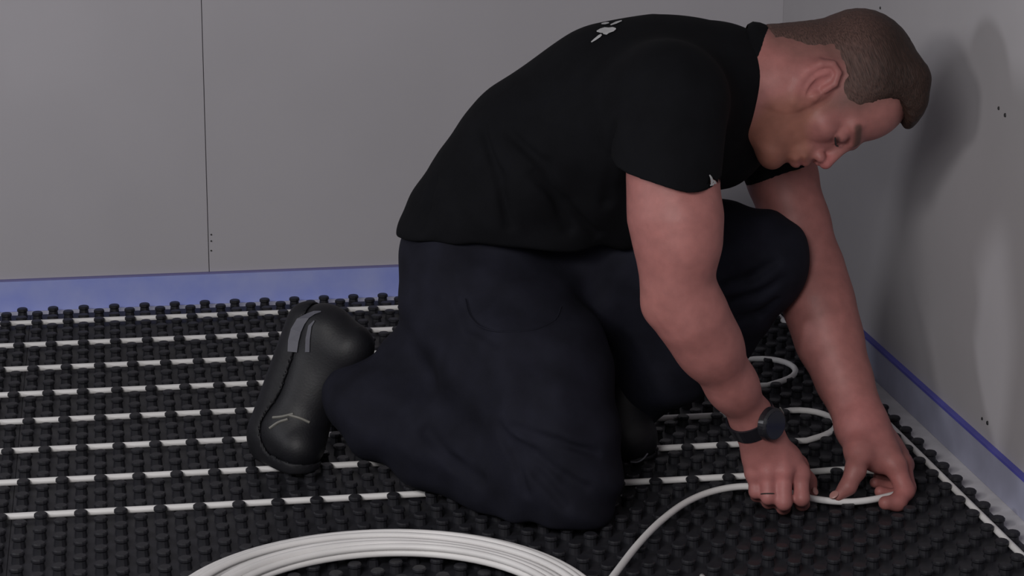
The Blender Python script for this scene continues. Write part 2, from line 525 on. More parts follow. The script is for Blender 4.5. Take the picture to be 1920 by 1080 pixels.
# --- head frame: n = gaze, u = crown, l = his left
uv = nz(cvec(0.95, 0.31, 0.0)); nv = cvec(0.307, -0.94, 0.15); nv = nz(nv - uv * nv.dot(uv)); lv = np.cross(uv, nv)
HO = at(1545, 170, 0.03)
HA = np.stack([nv, uv, lv])
H = lambda n, u, l: HO + n * nv + u * uv + l * lv


def hell(c, r): return ell(H(*c), r, HA)


def hcap(a, b, ra, rb=None): return cap(H(*a), H(*b), ra, rb)


LAT = nz((0.38, 0.92, 0.0))

# ---------------- skin
sk = []
# cranium and face
sk.append(('u', hell((-0.008, 0.046, 0), (0.086, 0.083, 0.073)), 0))
sk.append(('u', hell((0.030, 0.050, 0), (0.054, 0.056, 0.060)), 0.03))
sk.append(('u', hell((0.026, -0.030, 0), (0.053, 0.080, 0.055)), 0.03))
for s in (-1, 1):
    sk.append(('u', hcap((0.002, -0.058, s * 0.046), (0.056, -0.098, s * 0.018), 0.018, 0.017), 0.025))
    sk.append(('u', hcap((-0.004, -0.02, s * 0.054), (0.002, -0.058, s * 0.048), 0.014, 0.016), 0.02))
    sk.append(('u', hell((0.052, -0.022, s * 0.040), (0.022, 0.018, 0.020)), 0.02))
    sk.append(('u', hcap((0.070, 0.016, s * 0.040), (0.083, 0.013, s * 0.012), 0.009, 0.009), 0.014))
sk.append(('u', hcap((0.066, 0.010, 0), (0.070, -0.046, 0), 0.015, 0.018), 0.016))
sk.append(('u', hell((0.067, -0.101, 0), (0.017, 0.016, 0.022)), 0.018))
for s in (-1, 1):
    sk.append(('s', hell((0.092, -0.004, s * 0.032), (0.014, 0.012, 0.016)), 0.010))
    sk.append(('u', hell((0.071, -0.003, s * 0.031), (0.0135, 0.0125, 0.0145)), 0.004))
    sk.append(('u', hcap((0.081, -0.0125, s * 0.021), (0.074, -0.0125, s * 0.042), 0.0022, 0.0018), 0.003))
sk.append(('u', hcap((0.084, 0.006, 0), (0.099, -0.030, 0), 0.0065, 0.0085), 0.010))
sk.append(('u', hell((0.0985, -0.033, 0), (0.0085, 0.008, 0.0088)), 0.006))
for s in (-1, 1):
    sk.append(('u', hell((0.090, -0.038, s * 0.0115), (0.0095, 0.0075, 0.0075)), 0.005))
    sk.append(('s', hell((0.093, -0.0455, s * 0.007), (0.005, 0.004, 0.004)), 0.003))
sk.append(('u', hell((0.074, -0.060, 0), (0.016, 0.019, 0.026)), 0.014))
sk.append(('u', hcap((0.083, -0.060, -0.018), (0.089, -0.0585, 0), 0.0045, 0.005), 0.006))
sk.append(('u', hcap((0.083, -0.060, 0.018), (0.089, -0.0585, 0), 0.0045, 0.005), 0.006))
sk.append(('u', hcap((0.081, -0.0715, -0.014), (0.086, -0.0715, 0.0), 0.005, 0.006), 0.006))
sk.append(('u', hcap((0.081, -0.0715, 0.014), (0.086, -0.0715, 0.0), 0.005, 0.006), 0.006))
sk.append(('s', hcap((0.086, -0.0655, -0.022), (0.094, -0.0655, 0), 0.0013, 0.0013), 0.003))
sk.append(('s', hcap((0.086, -0.0655, 0.022), (0.094, -0.0655, 0), 0.0013, 0.0013), 0.003))
# ears
for s in (-1, 1):
    ec = np.array([0.001, -0.022, s * 0.0745])
    eu = nz(np.array([-0.30, 0.95, s * 0.10])); en = nz(np.array([0.95, 0.30, -s * 0.30])); el = np.cross(en, eu)
    if el[2] * s < 0: el = -el
    EA = np.stack([en, eu, el]) @ HA
    EP = lambda a, b, c: H(*(ec + 1.2 * a * en + 1.18 * b * eu + c * el))
    sk.append(('u', ell(EP(0, 0, -0.002), (0.021, 0.039, 0.0065), EA), 0.006))
    sk.append(('u', hcap((0.004, -0.018, s * 0.058), tuple(ec + 0.004 * en - 0.002 * el), 0.018, 0.012), 0.010))
    sk.append(('s', ell(EP(0.003, 0.002, 0.0065), (0.0125, 0.0265, 0.0088), EA), 0.002))
    sk.append(('s', ell(EP(0.005, -0.006, 0.003), (0.0085, 0.0125, 0.012), EA), 0.004))
    rim = [(0.013, 0.006), (0.014, 0.020), (0.006, 0.031), (-0.006, 0.031), (-0.0145, 0.020), (-0.0165, 0.004), (-0.013, -0.012), (-0.006, -0.024), (0.002, -0.030)]
    for a, b in zip(rim[:-1], rim[1:]):
        sk.append(('u', cap(EP(a[0], a[1], 0.0045), EP(b[0], b[1], 0.0045), 0.0036), 0.002))
    sk.append(('u', ell(EP(0.004, -0.028, 0.001), (0.0085, 0.009, 0.0055), EA), 0.004))
    ant = [(-0.002, 0.021), (-0.007, 0.010), (-0.008, -0.004), (-0.003, -0.015)]
    for a, b in zip(ant[:-1], ant[1:]):
        sk.append(('u', cap(EP(a[0], a[1], 0.002), EP(b[0], b[1], 0.002), 0.0026), 0.002))
    sk.append(('u', ell(EP(0.0125, -0.008, 0.003), (0.0045, 0.006, 0.0045), EA), 0.004))
# neck
chain(sk, [(1375, 160, 0.045, 98), (1450, 150, 0.04, 92), (1520, 128, 0.035, 80)], 0.03)
chain(sk, [(1400, 205, 0.035, 50), (1470, 225, 0.03, 40)], 0.035)
# inner trunk and legs (under the clothes)
chain(sk, [(865, 480, 0.14, 60), (1010, 290, 0.09, 80), (1200, 200, 0.06, 90), (1375, 160, 0.045, 80)], 0.03)
chain(sk, [(1290, 190, 0.05, 60), (1258, 200, -0.12, 55)], 0.03)
chain(sk, [(1340, 200, 0.05, 60), (1440, 245, 0.19, 48)], 0.03)
chain(sk, [(865, 500, 0.14, 60), (900, 560, 0.10, 70), (1075, 905, -0.115, 45), (850, 850, 0.02, 40), (660, 735, 0.14, 36)], 0.03)
chain(sk, [(900, 490, 0.18, 60), (1420, 490, 0.08, 45), (1175, 745, 0.15, 36)], 0.03)
# right (near) arm
chain(sk, [(1258, 200, -0.12, 72), (1262, 330, -0.165, 78), (1263, 410, -0.185, 77), (1268, 480, -0.195, 64), (1272, 540, -0.20, 57)], 0.03)
chain(sk, [(1270, 535, -0.20, 54), (1298, 595, -0.198, 62), (1330, 650, -0.188, 57), (1372, 722, -0.166, 43), (1414, 790, -0.14, 36), (1428, 818, -0.138, 37)], 0.03)
sk.append(('u', cap(at(1292, 450, -0.215), at(1290, 420, -0.21), px2m(44), px2m(46)), 0.04))
sk.append(('u', cap(at(1235, 575, -0.2), at(1243, 560, -0.2), px2m(24), px2m(24)), 0.03))
# right hand
RM = {'little': (1414, 886, -0.140), 'ring': (1440, 883, -0.152), 'middle': (1470, 881, -0.157), 'index': (1501, 888, -0.152)}
for nme, (a, b, y) in RM.items():
    o = {'little': -14, 'ring': -5, 'middle': 5, 'index': 15}[nme]
    sk.append(('u', cap(at(1427 + o, 815, -0.138), at(a, b, y), px2m(26), px2m(17)), 0.012))
sk.append(('u', cap(at(1420, 850, -0.128), at(1478, 858, -0.128), px2m(24), px2m(24)), 0.02))
fing = {'little': [(1414, 886, -0.140, 15), (1417, 922, -0.150, 12.5), (1419, 929, -0.128, 11.5), (1420, 926, -0.112, 10)],
        'ring': [(1440, 883, -0.152, 16.5), (1441, 932, -0.167, 14), (1441, 941, -0.142, 12.5), (1442, 936, -0.120, 11)],
        'middle': [(1470, 881, -0.157, 17), (1470, 942, -0.175, 15), (1469, 951, -0.148, 13.5), (1468, 946, -0.122, 12)],
        'index': [(1501, 888, -0.152, 17), (1503, 934, -0.170, 15), (1504, 944, -0.145, 13.5), (1505, 940, -0.120, 12)]}
FO = {}
for nme, ch in fing.items():
    f = []
    chain(f, ch, 0.006)
    f.append(('u', cap(at(ch[0][0], ch[0][1] + 2, ch[0][2] - 0.004), at(ch[0][0], ch[0][1] - 6, ch[0][2] - 0.002), px2m(13), px2m(10)), 0.008))
    FO[nme] = f
tmb = []
chain(tmb, [(1452, 832, -0.122, 24), (1495, 872, -0.108, 18), (1516, 902, -0.105, 13), (1523, 925, -0.112, 10.5)], 0.012)
# left (far) arm
chain(sk, [(1440, 245, 0.19, 62), (1466, 330, 0.165, 60), (1492, 420, 0.135, 58), (1522, 505, 0.11, 55)], 0.03)
chain(sk, [(1522, 505, 0.11, 55), (1535, 570, 0.08, 62), (1556, 640, 0.05, 58), (1584, 715, 0.01, 48), (1608, 775, -0.03, 40), (1618, 800, -0.045, 42)], 0.03)
# left hand
chain(sk, [(1618, 800, -0.045, 40), (1648, 848, -0.08, 36), (1678, 872, -0.105, 22)], 0.02)
chain(sk, [(1618, 800, -0.045, 40), (1660, 845, -0.05, 32), (1694, 872, -0.065, 22)], 0.02)
chain(sk, [(1610, 805, -0.05, 36), (1612, 845, -0.088, 28)], 0.02)
ltm = []
chain(ltm, [(1610, 845, -0.09, 26), (1604, 882, -0.118, 18), (1590, 912, -0.128, 14.5), (1571, 930, -0.130, 11)], 0.012)
lf1 = []; chain(lf1, [(1678, 872, -0.105, 21), (1697, 920, -0.125, 18), (1683, 942, -0.138, 16), (1660, 943, -0.142, 14)], 0.008)
lf2 = []; chain(lf2, [(1692, 868, -0.075, 19), (1702, 915, -0.095, 15), (1680, 930, -0.100, 13), (1650, 922, -0.10, 11.5)], 0.008)
lf3 = []; chain(lf3, [(1694, 864, -0.05, 18), (1700, 905, -0.065, 14), (1672, 915, -0.075, 12), (1640, 905, -0.08, 10.5)], 0.008)
lf4 = []; chain(lf4, [(1690, 852, -0.03, 16), (1694, 888, -0.04, 12.5), (1668, 898, -0.05, 10.5), (1645, 893, -0.055, 9)], 0.008)


def group(ops):
    return lambda P: sdf(ops, P)


for g, k in ((FO['little'], .007), (FO['ring'], .007), (FO['middle'], .007), (FO['index'], .007), (tmb, .012), (ltm, .014), (lf1, .008), (lf2, .006), (lf3, .006), (lf4, .006)):
    sk.append(('u', group(g), k))


def poly_sd(poly):
    poly = np.asarray(poly, float)

    def f(n, u):
        P = np.stack([n, u], -1); d = np.full(len(P), 1e9); ins = np.zeros(len(P), bool)
        for i in range(len(poly)):
            a = poly[i]; b = poly[(i + 1) % len(poly)]; e = b - a; w = P - a
            t = np.clip((w @ e) / (e @ e), 0, 1)
            q = w - t[:, None] * e; d = np.minimum(d, (q * q).sum(1))
            c1 = (a[1] <= P[:, 1]) & (b[1] > P[:, 1]); c2 = (a[1] > P[:, 1]) & (b[1] <= P[:, 1])
            cr = e[0] * w[:, 1] - e[1] * w[:, 0]
            ins ^= (c1 & (cr > 0)) | (c2 & (cr < 0))
        return np.sqrt(d) * np.where(ins, -1, 1)
    return f


HAIRPOLY = poly_sd([(-0.16, -0.058), (-0.071, -0.056), (-0.037, -0.030), (-0.027, 0.004), (-0.015, 0.025), (0.004, 0.025), (0.013, 0.012), (0.022, -0.008), (0.034, -0.007), (0.045, 0.018), (0.050, 0.03), (0.050, 0.075), (0.055, 0.088), (0.075, 0.093), (0.12, 0.098), (0.12, 0.2), (-0.16, 0.2)])
BEARDPOLY = poly_sd([(0.020, 0.0), (0.036, -0.002), (0.040, -0.030), (0.052, -0.046), (0.070, -0.049), (0.12, -0.049), (0.12, -0.14), (0.03, -0.14), (0.004, -0.086), (0.008, -0.05)])


def hashn(P, f):
    return np.sin(P @ np.array([127.1, 311.7, 74.7]) * f) * np.cos(P @ np.array([269.5, 183.3, 246.1]) * f * 0.7 + 1.3)


def head_local(P):
    q = (P - HO) @ HA.T
    return q[:, 0], q[:, 1], q[:, 2]


SKIN = np.array([0.325, 0.130, 0.119])


def skin_col(P):
    c = np.repeat(SKIN[None], len(P), 0)
    n, u, l = head_local(P)
    head = (n * n + u * u + l * l) < 0.16 ** 2
    sm = lambda d, w: np.clip(0.5 - d / w, 0, 1)
    b = np.where(head, sm(BEARDPOLY(n, u), 0.016), 0) * 0.6
    c = c * (1 - b[:, None]) + np.array([0.25, 0.105, 0.062]) * b[:, None]
    hsh = np.where(head, sm(HAIRPOLY(n, u) - 0.006, 0.022), 0) * 0.7
    c = c * (1 - hsh[:, None]) + np.array([0.105, 0.058, 0.047]) * hsh[:, None]
    # rosy ear, nose, lips
    for (cn, cu, cl, r, col, wgt) in ((0.10, -0.034, 0, 0.016, (0.44, 0.14, 0.14), .6), (0.0, -0.013, -0.078, 0.034, (0.43, 0.155, 0.15), .55), (0.0, -0.013, 0.078, 0.034, (0.46, 0.20, 0.19), .55),
                                      (0.087, -0.065, 0, 0.016, (0.30, 0.10, 0.10), .7), (-0.03, -0.05, -0.05, 0.05, (0.42, 0.17, 0.155), .5), (0.06, 0.06, -0.03, 0.03, (0.42, 0.19, 0.165), .4)):
        d = np.sqrt((n - cn) ** 2 + (u - cu) ** 2 + (l - cl) ** 2)
        k = np.clip(1.4 - d / r, 0, 1) * wgt
        c = c * (1 - k[:, None]) + np.array(col) * k[:, None]
    # brows and lash lines
    for s in (-1, 1):
        for a, bb, r, col in (((0.074, 0.020, s * 0.046), (0.090, 0.016, s * 0.014), 0.008, (0.075, 0.042, 0.032)), ((0.079, -0.011, s * 0.044), (0.085, -0.011, s * 0.020), 0.0048, (0.035, 0.02, 0.018))):
            d = hcap(a, bb, 0.0)(P); k = np.clip((r - d) / 0.004, 0, 1) * 0.85
            c = c * (1 - k[:, None]) + np.array(col) * k[:, None]
    # redder elbows, knuckles and fingertips; slightly browner forearms
    for p, r, col, wgt in ((at(1460, 900, -0.16), 0.05, (0.41, 0.15, 0.145), .6), (at(1690, 920, -0.12), 0.05, (0.43, 0.15, 0.14), .6), (at(1620, 790, -0.08), 0.05, (0.41, 0.15, 0.145), .5), (at(1240, 560, -0.2), 0.04, (0.36, 0.15, 0.13), .5)):
        d = np.sqrt(((P - p) ** 2).sum(1)); k = np.clip(1.3 - d / r, 0, 1) * wgt
        c = c * (1 - k[:, None]) + np.array(col) * k[:, None]
    pale = np.clip(1 - np.abs((P - at(1250, 370, -0.2))).sum(1) / 0.12, 0, 1) * 0.3
    c = c * (1 - pale[:, None]) + np.array([0.42, 0.18, 0.165]) * pale[:, None]
    return np.clip(c, 0, 1)


me = sdf_mesh('person', sk, (0.35, -0.30, 0.0), (1.36, 0.36, 0.80), 0.0019 * QS, colfn=skin_col)
person = link('person', me, M_skin)
tag(person, 'person in a black polo shirt kneeling and pressing white pipe into the studded floor', 'person')

# ---------------- hair
hs = []
hs.append(('u', hell((-0.008, 0.046, 0), (0.0895, 0.0868, 0.0752)), 0))
hs.append(('u', hell((0.024, 0.058, 0), (0.055, 0.060, 0.062)), 0.03))
hs.append(('u', hell((-0.010, 0.072, 0), (0.080, 0.062, 0.067)), 0.03))
hs.append(('u', hcap((0.030, 0.118, -0.03), (0.030, 0.118, 0.03), 0.024), 0.03))
hs.append(('u', hcap((0.062, 0.110, -0.026), (0.062, 0.110, 0.026), 0.016), 0.022))
hs.append(('u', hcap((0.076, 0.100, -0.02), (0.076, 0.100, 0.02), 0.009), 0.016))
chain(hs, [(1440, 122, 0.04, 76), (1500, 118, 0.035, 77)], 0.03)


def hairreg(P):
    n, u, l = head_local(P)
    return HAIRPOLY(n, u) * 0.9 + 0.0012 * hashn(P, 3.1)


hs.append(('i', hairreg, 0.006))
hs.append(('i', lambda P: -((P - HO) @ nv) - 0.0 if False else plane(at(1437, 60, 0.04), nz(at(1400, 100, 0.04) - at(1530, 100, 0.04)))(P), 0.004))
hs.append(('d', lambda P: 0.0004 * np.sin(((P - HO) @ HA.T) @ np.array([260.0, 90.0, 330.0]) + 2 * hashn(P, 0.5)) * np.sin(((P - HO) @ HA.T) @ np.array([90.0, 210.0, -150.0])), 0))


def hair_col(P):
    n, u, l = head_local(P)
    top = np.clip((u - 0.040 + 0.5 * n) / 0.055, 0, 1)
    side = np.array([0.078, 0.043, 0.036]); t = np.array([0.030, 0.0155, 0.0115])
    c = side * (1 - top[:, None]) + t * top[:, None]
    return np.clip(c, 0, 1)


hair_me = sdf_mesh('hair', hs, HO - 0.2, HO + 0.2, 0.0018 * QS, colfn=hair_col)
hc = np.empty(len(hair_me.vertices) * 3); hair_me.vertices.foreach_get('co', hc)
ha_ = hair_me.attributes.new('hcoord', 'FLOAT_VECTOR', 'POINT'); ha_.data.foreach_set('vector', ((hc.reshape(-1, 3) - HO) @ HA.T).ravel())
link('hair', hair_me, M_hair, person)

for s in (-1, 1):
    lash = [H(0.0855, -0.0105, s * 0.019), H(0.0855, -0.0135, s * 0.027), H(0.0835, -0.0150, s * 0.035), H(0.0765, -0.0140, s * 0.043)]
    link('eyelashes', tube_mesh('eyelashes', smooth_path(lash, 5), [0.0012] * 15 + [0.0006], 6), M_screw, person)
# ---------------- polo shirt
sh = []
chain(sh, [(872, 472, 0.14, 131), (922, 390, 0.13, 123), (1012, 296, 0.095, 140), (1150, 210, 0.06, 147), (1270, 182, 0.05, 135), (1365, 152, 0.048, 98)], 0.06, LAT, 1.12)
# neck opening
nk = nz(cvec(0.955, -0.27, 0.02))
sh.append(('i', plane(at(1428, 150, 0.045), nk), 0.012))
sh.append(('u', ecap(at(1255, 300, 0.09), at(1335, 272, 0.10), px2m(85), px2m(88), LAT, 1.2), 0.05))
sh.append(('u', ecap(at(1000, 430, 0.10), at(1150, 370, 0.09), px2m(110), px2m(110), LAT, 1.2), 0.06))
sh.append(('u', ecap(at(1320, 235, 0.08), at(1378, 262, 0.075), px2m(80), px2m(56), LAT, 1.25), 0.04))
# sleeves
cR0 = at(1255, 190, -0.11); cR1 = at(1248, 338, -0.172)
cL0 = at(1430, 215, 0.19); cL1 = at(1464, 332, 0.163)
slv = []
slv.append(('u', cap(cR0, cR1 + (cR1 - cR0) * 0.25, px2m(108), px2m(92)), 0))
axR = nz(cR1 - cR0)
k0, k1, k2 = at(1155, 322, -0.17), at(1340, 352, -0.17), at(1245, 362, -0.245)
axR2 = nz(np.cross(k1 - k0, k2 - k0)); axR2 = -axR2 if axR2.dot(axR) < 0 else axR2
slv.append(('i', plane(k0 - axR2 * 0.007, axR2), 0.004))
inn = [('u', cap(at(1262, 330, -0.165), at(1263, 440, -0.19), px2m(84), px2m(84)), 0), ('i', plane(k0 - axR2 * 0.019, -axR2), 0)]
slv.append(('s', group(inn), 0.002))
sh.append(('u', group(slv), 0.07))
slv2 = [('u', cap(cL0, cL1 + (cL1 - cL0) * 0.2, px2m(84), px2m(70)), 0)]
axL = nz(cL1 - cL0)
slv2.append(('i', plane(cL1, axL), 0.004))
sh.append(('u', group(slv2), 0.03))
# hem
h0, h1, h2 = at(745, 436, 0.16), at(960, 464, -0.03), at(1190, 462, 0.02)
hn = nz(np.cross(h1 - h0, h2 - h0)); hn = -hn if hn[2] > 0 else hn
sh.append(('i', plane(h0 + np.array([0, 0, -0.004]), hn), 0.006))

def shirt_fold(P):
    a = P @ nz((0.7, 0.2, 0.75)); b = P @ nz((0.75, -0.1, -0.6)); c_ = P @ np.array([0, 1.0, 0.3])
    w_ = np.clip((0.60 - P[:, 2]) / 0.25, 0, 1)
    return -(0.0032 * np.sin(b * 62 + 3.0 * np.sin(a * 14) + 2 * c_ * 9) * w_ + 0.0016 * np.sin(a * 95 + 2.5 * np.sin(b * 30)) * w_)


sh.append(('d', shirt_fold, 0))
# stretch creases across the side of the shirt
shb = list(sh)
for pts, r, k in (([(905, 240), (935, 330), (955, 425)], 0.0030, 0.014), ([(955, 250), (1020, 310), (1065, 430)], 0.0032, 0.015), ([(815, 340), (800, 390), (790, 425)], 0.0026, 0.012), ([(1150, 235), (1146, 300), (1138, 380)], 0.0035, 0.014), ([(1000, 330), (1060, 380), (1120, 440)], 0.0026, 0.014)):
    P_ = [raymarch(shb, x, y) for x, y in pts]
    P_ = [q for q in P_ if q is not None]
    for a_, b_ in zip(P_[:-1], P_[1:]): sh.append(('s', cap(a_, b_, r), k))
shirt = link('polo_shirt', sdf_mesh('polo_shirt', sh, (0.38, -0.34, 0.25), (1.25, 0.42, 0.76), 0.0034 * QS), M_shirt, person)
# collar: a folded band standing round the neck
n0 = at(1425, 156, 0.045)
e1 = nz(np.cross(nk, LAT)); e2 = nz(np.cross(e1, nk))
NR = px2m(98)
ring = lambda t, r, dz: n0 + nk * dz + (math.cos(t) * e1 * 1.0 + math.sin(t) * e2 * 0.98) * r
prof = [(1.00, -0.020), (1.00, 0.006), (1.015, 0.0135), (1.05, 0.0155), (1.08, 0.0125), (1.095, 0.003), (1.105, -0.010), (1.12, -0.024), (1.10, -0.034), (1.02, -0.040)]
V = []; Fc = []; NS = 56
for k in range(NS):
    t0 = 2 * math.pi * k / NS
    for r_, dz in prof: V.append(tuple(ring(t0, NR * (r_ + 0.012 * math.sin(3 * t0) * (dz < 0)), dz)))
for k in range(NS):
    k2 = (k + 1) % NS
    for q in range(len(prof) - 1): Fc.append((k * len(prof) + q, k2 * len(prof) + q, k2 * len(prof) + q + 1, k * len(prof) + q + 1))
cme = bpy.data.meshes.new('collar'); cme.from_pydata(V, [], Fc); cme.update()
link('collar', cme, M_shirt, shirt, smooth=True)


def decal(name, ops, strokes, m_, parent, lift=0.0012):
    """flat print laid on a surface: strokes = lists of (px, py, half width in px)"""
    V = []; Fc = []
    for st in strokes:
        b = len(V)
        for i, (x, y, hw) in enumerate(st):
            x0, y0 = st[max(i - 1, 0)][:2]; x1, y1 = st[min(i + 1, len(st) - 1)][:2]
            t = np.array([x1 - x0, y1 - y0], float); t /= np.linalg.norm(t); nn = np.array([-t[1], t[0]]) * hw
            for s in (-1, 1):
                p = raymarch(ops, x + s * nn[0], y + s * nn[1])
                if p is None: p = at(x, y, 0.05)
                V.append(p + sdf_normal(ops, p) * lift)
        for i in range(len(st) - 1): Fc.append((b + 2 * i, b + 2 * i + 1, b + 2 * i + 3, b + 2 * i + 2))
    me = bpy.data.meshes.new(name); me.from_pydata([tuple(v) for v in V], [], Fc); me.update()
    return link(name, me, m_, parent)


try:
    decal('back_print', sh, [[(1109, 80, 1), (1116, 75, 2), (1124, 69, 2.5), (1128, 66, 1.5)], [(1119, 60, 1), (1126, 59, 4), (1134, 58, 5.5), (1142, 58, 5), (1150, 56, 4), (1155, 55, 1)],
                             [(1131, 64, 1), (1137, 64, 2.5), (1142, 62, 1)], [(1128, 46, 1), (1135, 45, 2), (1142, 44, 1)], [(1145, 48, 1), (1155, 44, 2), (1166, 40, 1)]], M_white, shirt)
    decal('chest_print', sh, [[(1329, 328, 1), (1332, 333, 2), (1334, 340, 2.5), (1332, 346, 1)], [(1336, 338, 1), (1339, 341, 1.8), (1341, 345, 1)], [(1330, 348, 1), (1335, 346, 2), (1339, 342, 1)]], M_white, shirt)
except Exception as ex:
    print('decal', ex)

# ---------------- trousers
tr = []
tr.append(('u', ecap(at(875, 470, 0.14), at(905, 540, 0.13), px2m(118), px2m(138), LAT, 1.15), 0))
# near (right) thigh, knee on the floor, shank back to the foot
chain(tr, [(905, 555, 0.10, 142), (985, 700, 0.0, 148), (1040, 830, -0.085, 112), (1066, 918, -0.125, 84)], 0.06)
chain(tr, [(1058, 932, -0.120, 80), (960, 890, -0.06, 84), (830, 830, 0.02, 84), (720, 775, 0.085, 76), (655, 735, 0.135, 62)], 0.05)
tr.append(('u', cap(at(860, 640, 0.12), at(760, 720, 0.12), px2m(100), px2m(70)), 0.06))
# far (left) thigh, raised knee, shank down to the foot
chain(tr, [(930, 500, 0.19, 130), (1200, 480, 0.13, 112), (1360, 478, 0.085, 90), (1430, 494, 0.07, 81)], 0.05)
chain(tr, [(1428, 490, 0.07, 80), (1350, 590, 0.09, 82), (1245, 690, 0.13, 72), (1180, 750, 0.155, 62)], 0.04)
tr.append(('u', cap(at(1180, 560, 0.13), at(1270, 640, 0.12), px2m(95), px2m(80)), 0.04))
tr.append(('i', plane(at(640, 728, 0.15), nz(at(640, 728, 0.15) - at(760, 790, 0.06))), 0.006))
tr.append(('i', lambda P: ZN + 0.0005 - P[:, 2], 0.008))


def trouser_fold(P):
    a = P @ nz((0.8, -0.3, 0.5)); b = P @ nz((-0.4, 0.3, 0.85)); c_ = P @ nz((0.5, 0.8, 0.2))
    return -(0.0026 * np.sin(a * 70 + 2.6 * np.sin(b * 21) + 1.5 * np.sin(c_ * 26)) + 0.0018 * np.sin(b * 85 + 3 * np.sin(a * 27)))


tr.append(('d', trouser_fold, 0))
# deep creases drawn as grooves on the surface
trb = list(tr)


def crease(pts, r, k):
    P = []
    for x, y in pts:
        p = raymarch(trb, x, y)
        if p is not None: P.append(p)
    for a, b in zip(P[:-1], P[1:]): tr.append(('s', cap(a, b, r), k))


crease([(935, 800), (965, 850), (985, 925)], 0.004, 0.012)
crease([(945, 815), (1000, 850), (1060, 895), (1100, 915)], 0.0035, 0.012)
crease([(950, 830), (1010, 890), (1060, 950)], 0.0035, 0.012)
crease([(960, 800), (1050, 830), (1120, 850)], 0.003, 0.012)
crease([(800, 810), (850, 870), (900, 900)], 0.004, 0.016)
crease([(1360, 535), (1410, 520), (1455, 490)], 0.0035, 0.012)
crease([(1370, 565), (1420, 555), (1465, 525)], 0.0035, 0.012)
crease([(1380, 600), (1425, 590), (1455, 565)], 0.003, 0.012)
crease([(860, 560), (880, 610), (930, 640)], 0.0035, 0.014)
trousers = link('trousers', sdf_mesh('trousers', tr, (0.38, -0.28, 0.0), (1.25, 0.42, 0.48), 0.0034 * QS), M_trouser, person)


# thigh pocket stitching line on the near leg
def surf_line(ops, pts, r, name, m_, parent):
    P = []
    for x, y in pts:
        p = raymarch(ops, x, y)
        if p is not None: P.append(p + sdf_normal(ops, p) * r * 0.3)
    if len(P) > 2: return link(name, tube_mesh(name, smooth_path(P, 4), r, 6), m_, parent)


surf_line(trb, [(872, 560), (880, 590), (900, 612), (940, 622), (1000, 618), (1040, 600), (1052, 575)], 0.0012, 'pocket_seam', M_trouser, trousers)

# ---------------- shoes
def shoe(heel, ball, toe, sole_n, name_extra=0):
    """heel, ball, toe = points along the inside of the shoe; sole_n = outward direction of the sole"""
    heel, ball, toe = [np.asarray(x, float) for x in (heel, ball, toe)]
    sole_n = nz(sole_n); ax = nz(ball - heel); wd = nz(np.cross(ax, sole_n))
    up = []
    up.append(('u', ecap(heel, ball, 0.034, 0.040, wd, 1.05), 0))
    up.append(('u', cap(heel - sole_n * 0.028 + ax * 0.012, heel - sole_n * 0.055 + ax * 0.02, 0.034, 0.034), 0.03))
    up.append(('u', cap(heel - sole_n * 0.045 + ax * 0.04, ball - sole_n * 0.005, 0.030, 0.036), 0.03))
    up.append(('u', ecap(ball, toe, 0.040, 0.031, wd, 1.12), 0.03))
    return up, ax, wd, sole_n


def build_shoe(label, heel, ball, toe, sole_n, toe_n, lace=True, stripe=True):
    up, ax, wd, sn = shoe(heel, ball, toe, sole_n)
    heel, ball, toe = [np.asarray(x, float) for x in (heel, ball, toe)]; toe_n = nz(toe_n)
    uo = list(up) + [('i', lambda P: (ZN + 0.001) - P[:, 2], 0.004)]
    allp = np.stack([heel, ball, toe]); lo = allp.min(0) - 0.11; hi = allp.max(0) + 0.11
    s_ = link('shoe', sdf_mesh('shoe', uo, lo, hi, 0.0028 * QS), M_shoe, person)
    s_['label'] = label
    so = [('u', ecap(heel + sn * 0.022, ball + sn * 0.026, 0.034, 0.042, wd, 1.04), 0), ('u', ecap(ball + nz(sn + toe_n) * 0.030, toe + toe_n * 0.022, 0.041, 0.033, wd, 1.1), 0.02)]
    so.append(('s', group(list(up) + [('d', lambda P: -0.001 + 0 * P[:, 0], 0)]), 0.002))
    a1 = nz(toe - ball)

    def shell(P):     # keep a slab next to the sole
        return np.minimum(-((P - heel) @ sn - 0.012), -((P - ball) @ toe_n - 0.014))
    so.append(('i', shell, 0.004))
    so.append(('i', lambda P: (ZN + 0.0006) - P[:, 2], 0.003))
    link('sole', sdf_mesh('sole', so, lo, hi, 0.0028 * QS), M_sole, s_)
    return s_, up + [('u', group(so), 0)], wd


H_ = at(604, 612, 0.185); Bq = at(548, 828, 0.165); Tq = at(564, 846, 0.125)
Bq[2] = max(Bq[2], 0.062); Tq[2] = max(Tq[2], 0.052)
shoeR, upR, wdR = build_shoe('dark trainer on the trailing foot, heel raised and toes tucked under', H_, Bq, Tq, (-0.80, 0.55, 0.05), (-0.15, 0.1, -1.0))
decal('grey_panel', upR, [[(549, 660, 9), (551, 640, 10), (556, 620, 10), (565, 603, 9), (577, 592, 6), (590, 587, 3), (602, 585, 1)], [(577, 660, 4), (578, 635, 4), (582, 612, 3), (590, 602, 1)]], M_grey, shoeR, 0.0015)
for pts in ([(512, 783), (530, 781), (550, 776)], [(540, 778), (562, 784), (580, 792)], [(506, 803), (522, 792), (540, 786)]):
    surf_line(upR, pts, 0.0021, 'lace', M_lace, shoeR)
Hl = at(1110, 775, 0.18); Bl = at(1160, 832, 0.125); Tl = at(1188, 838, 0.105)
Bl[2] = max(Bl[2], 0.050); Tl[2] = max(Tl[2], 0.044)
shoeL, upL, wdL = build_shoe('dark rounded toe of the forward shoe showing behind the kneeling leg', Hl, Bl, Tl, (-0.45, 0.25, -0.85), (0, 0, -1.0))
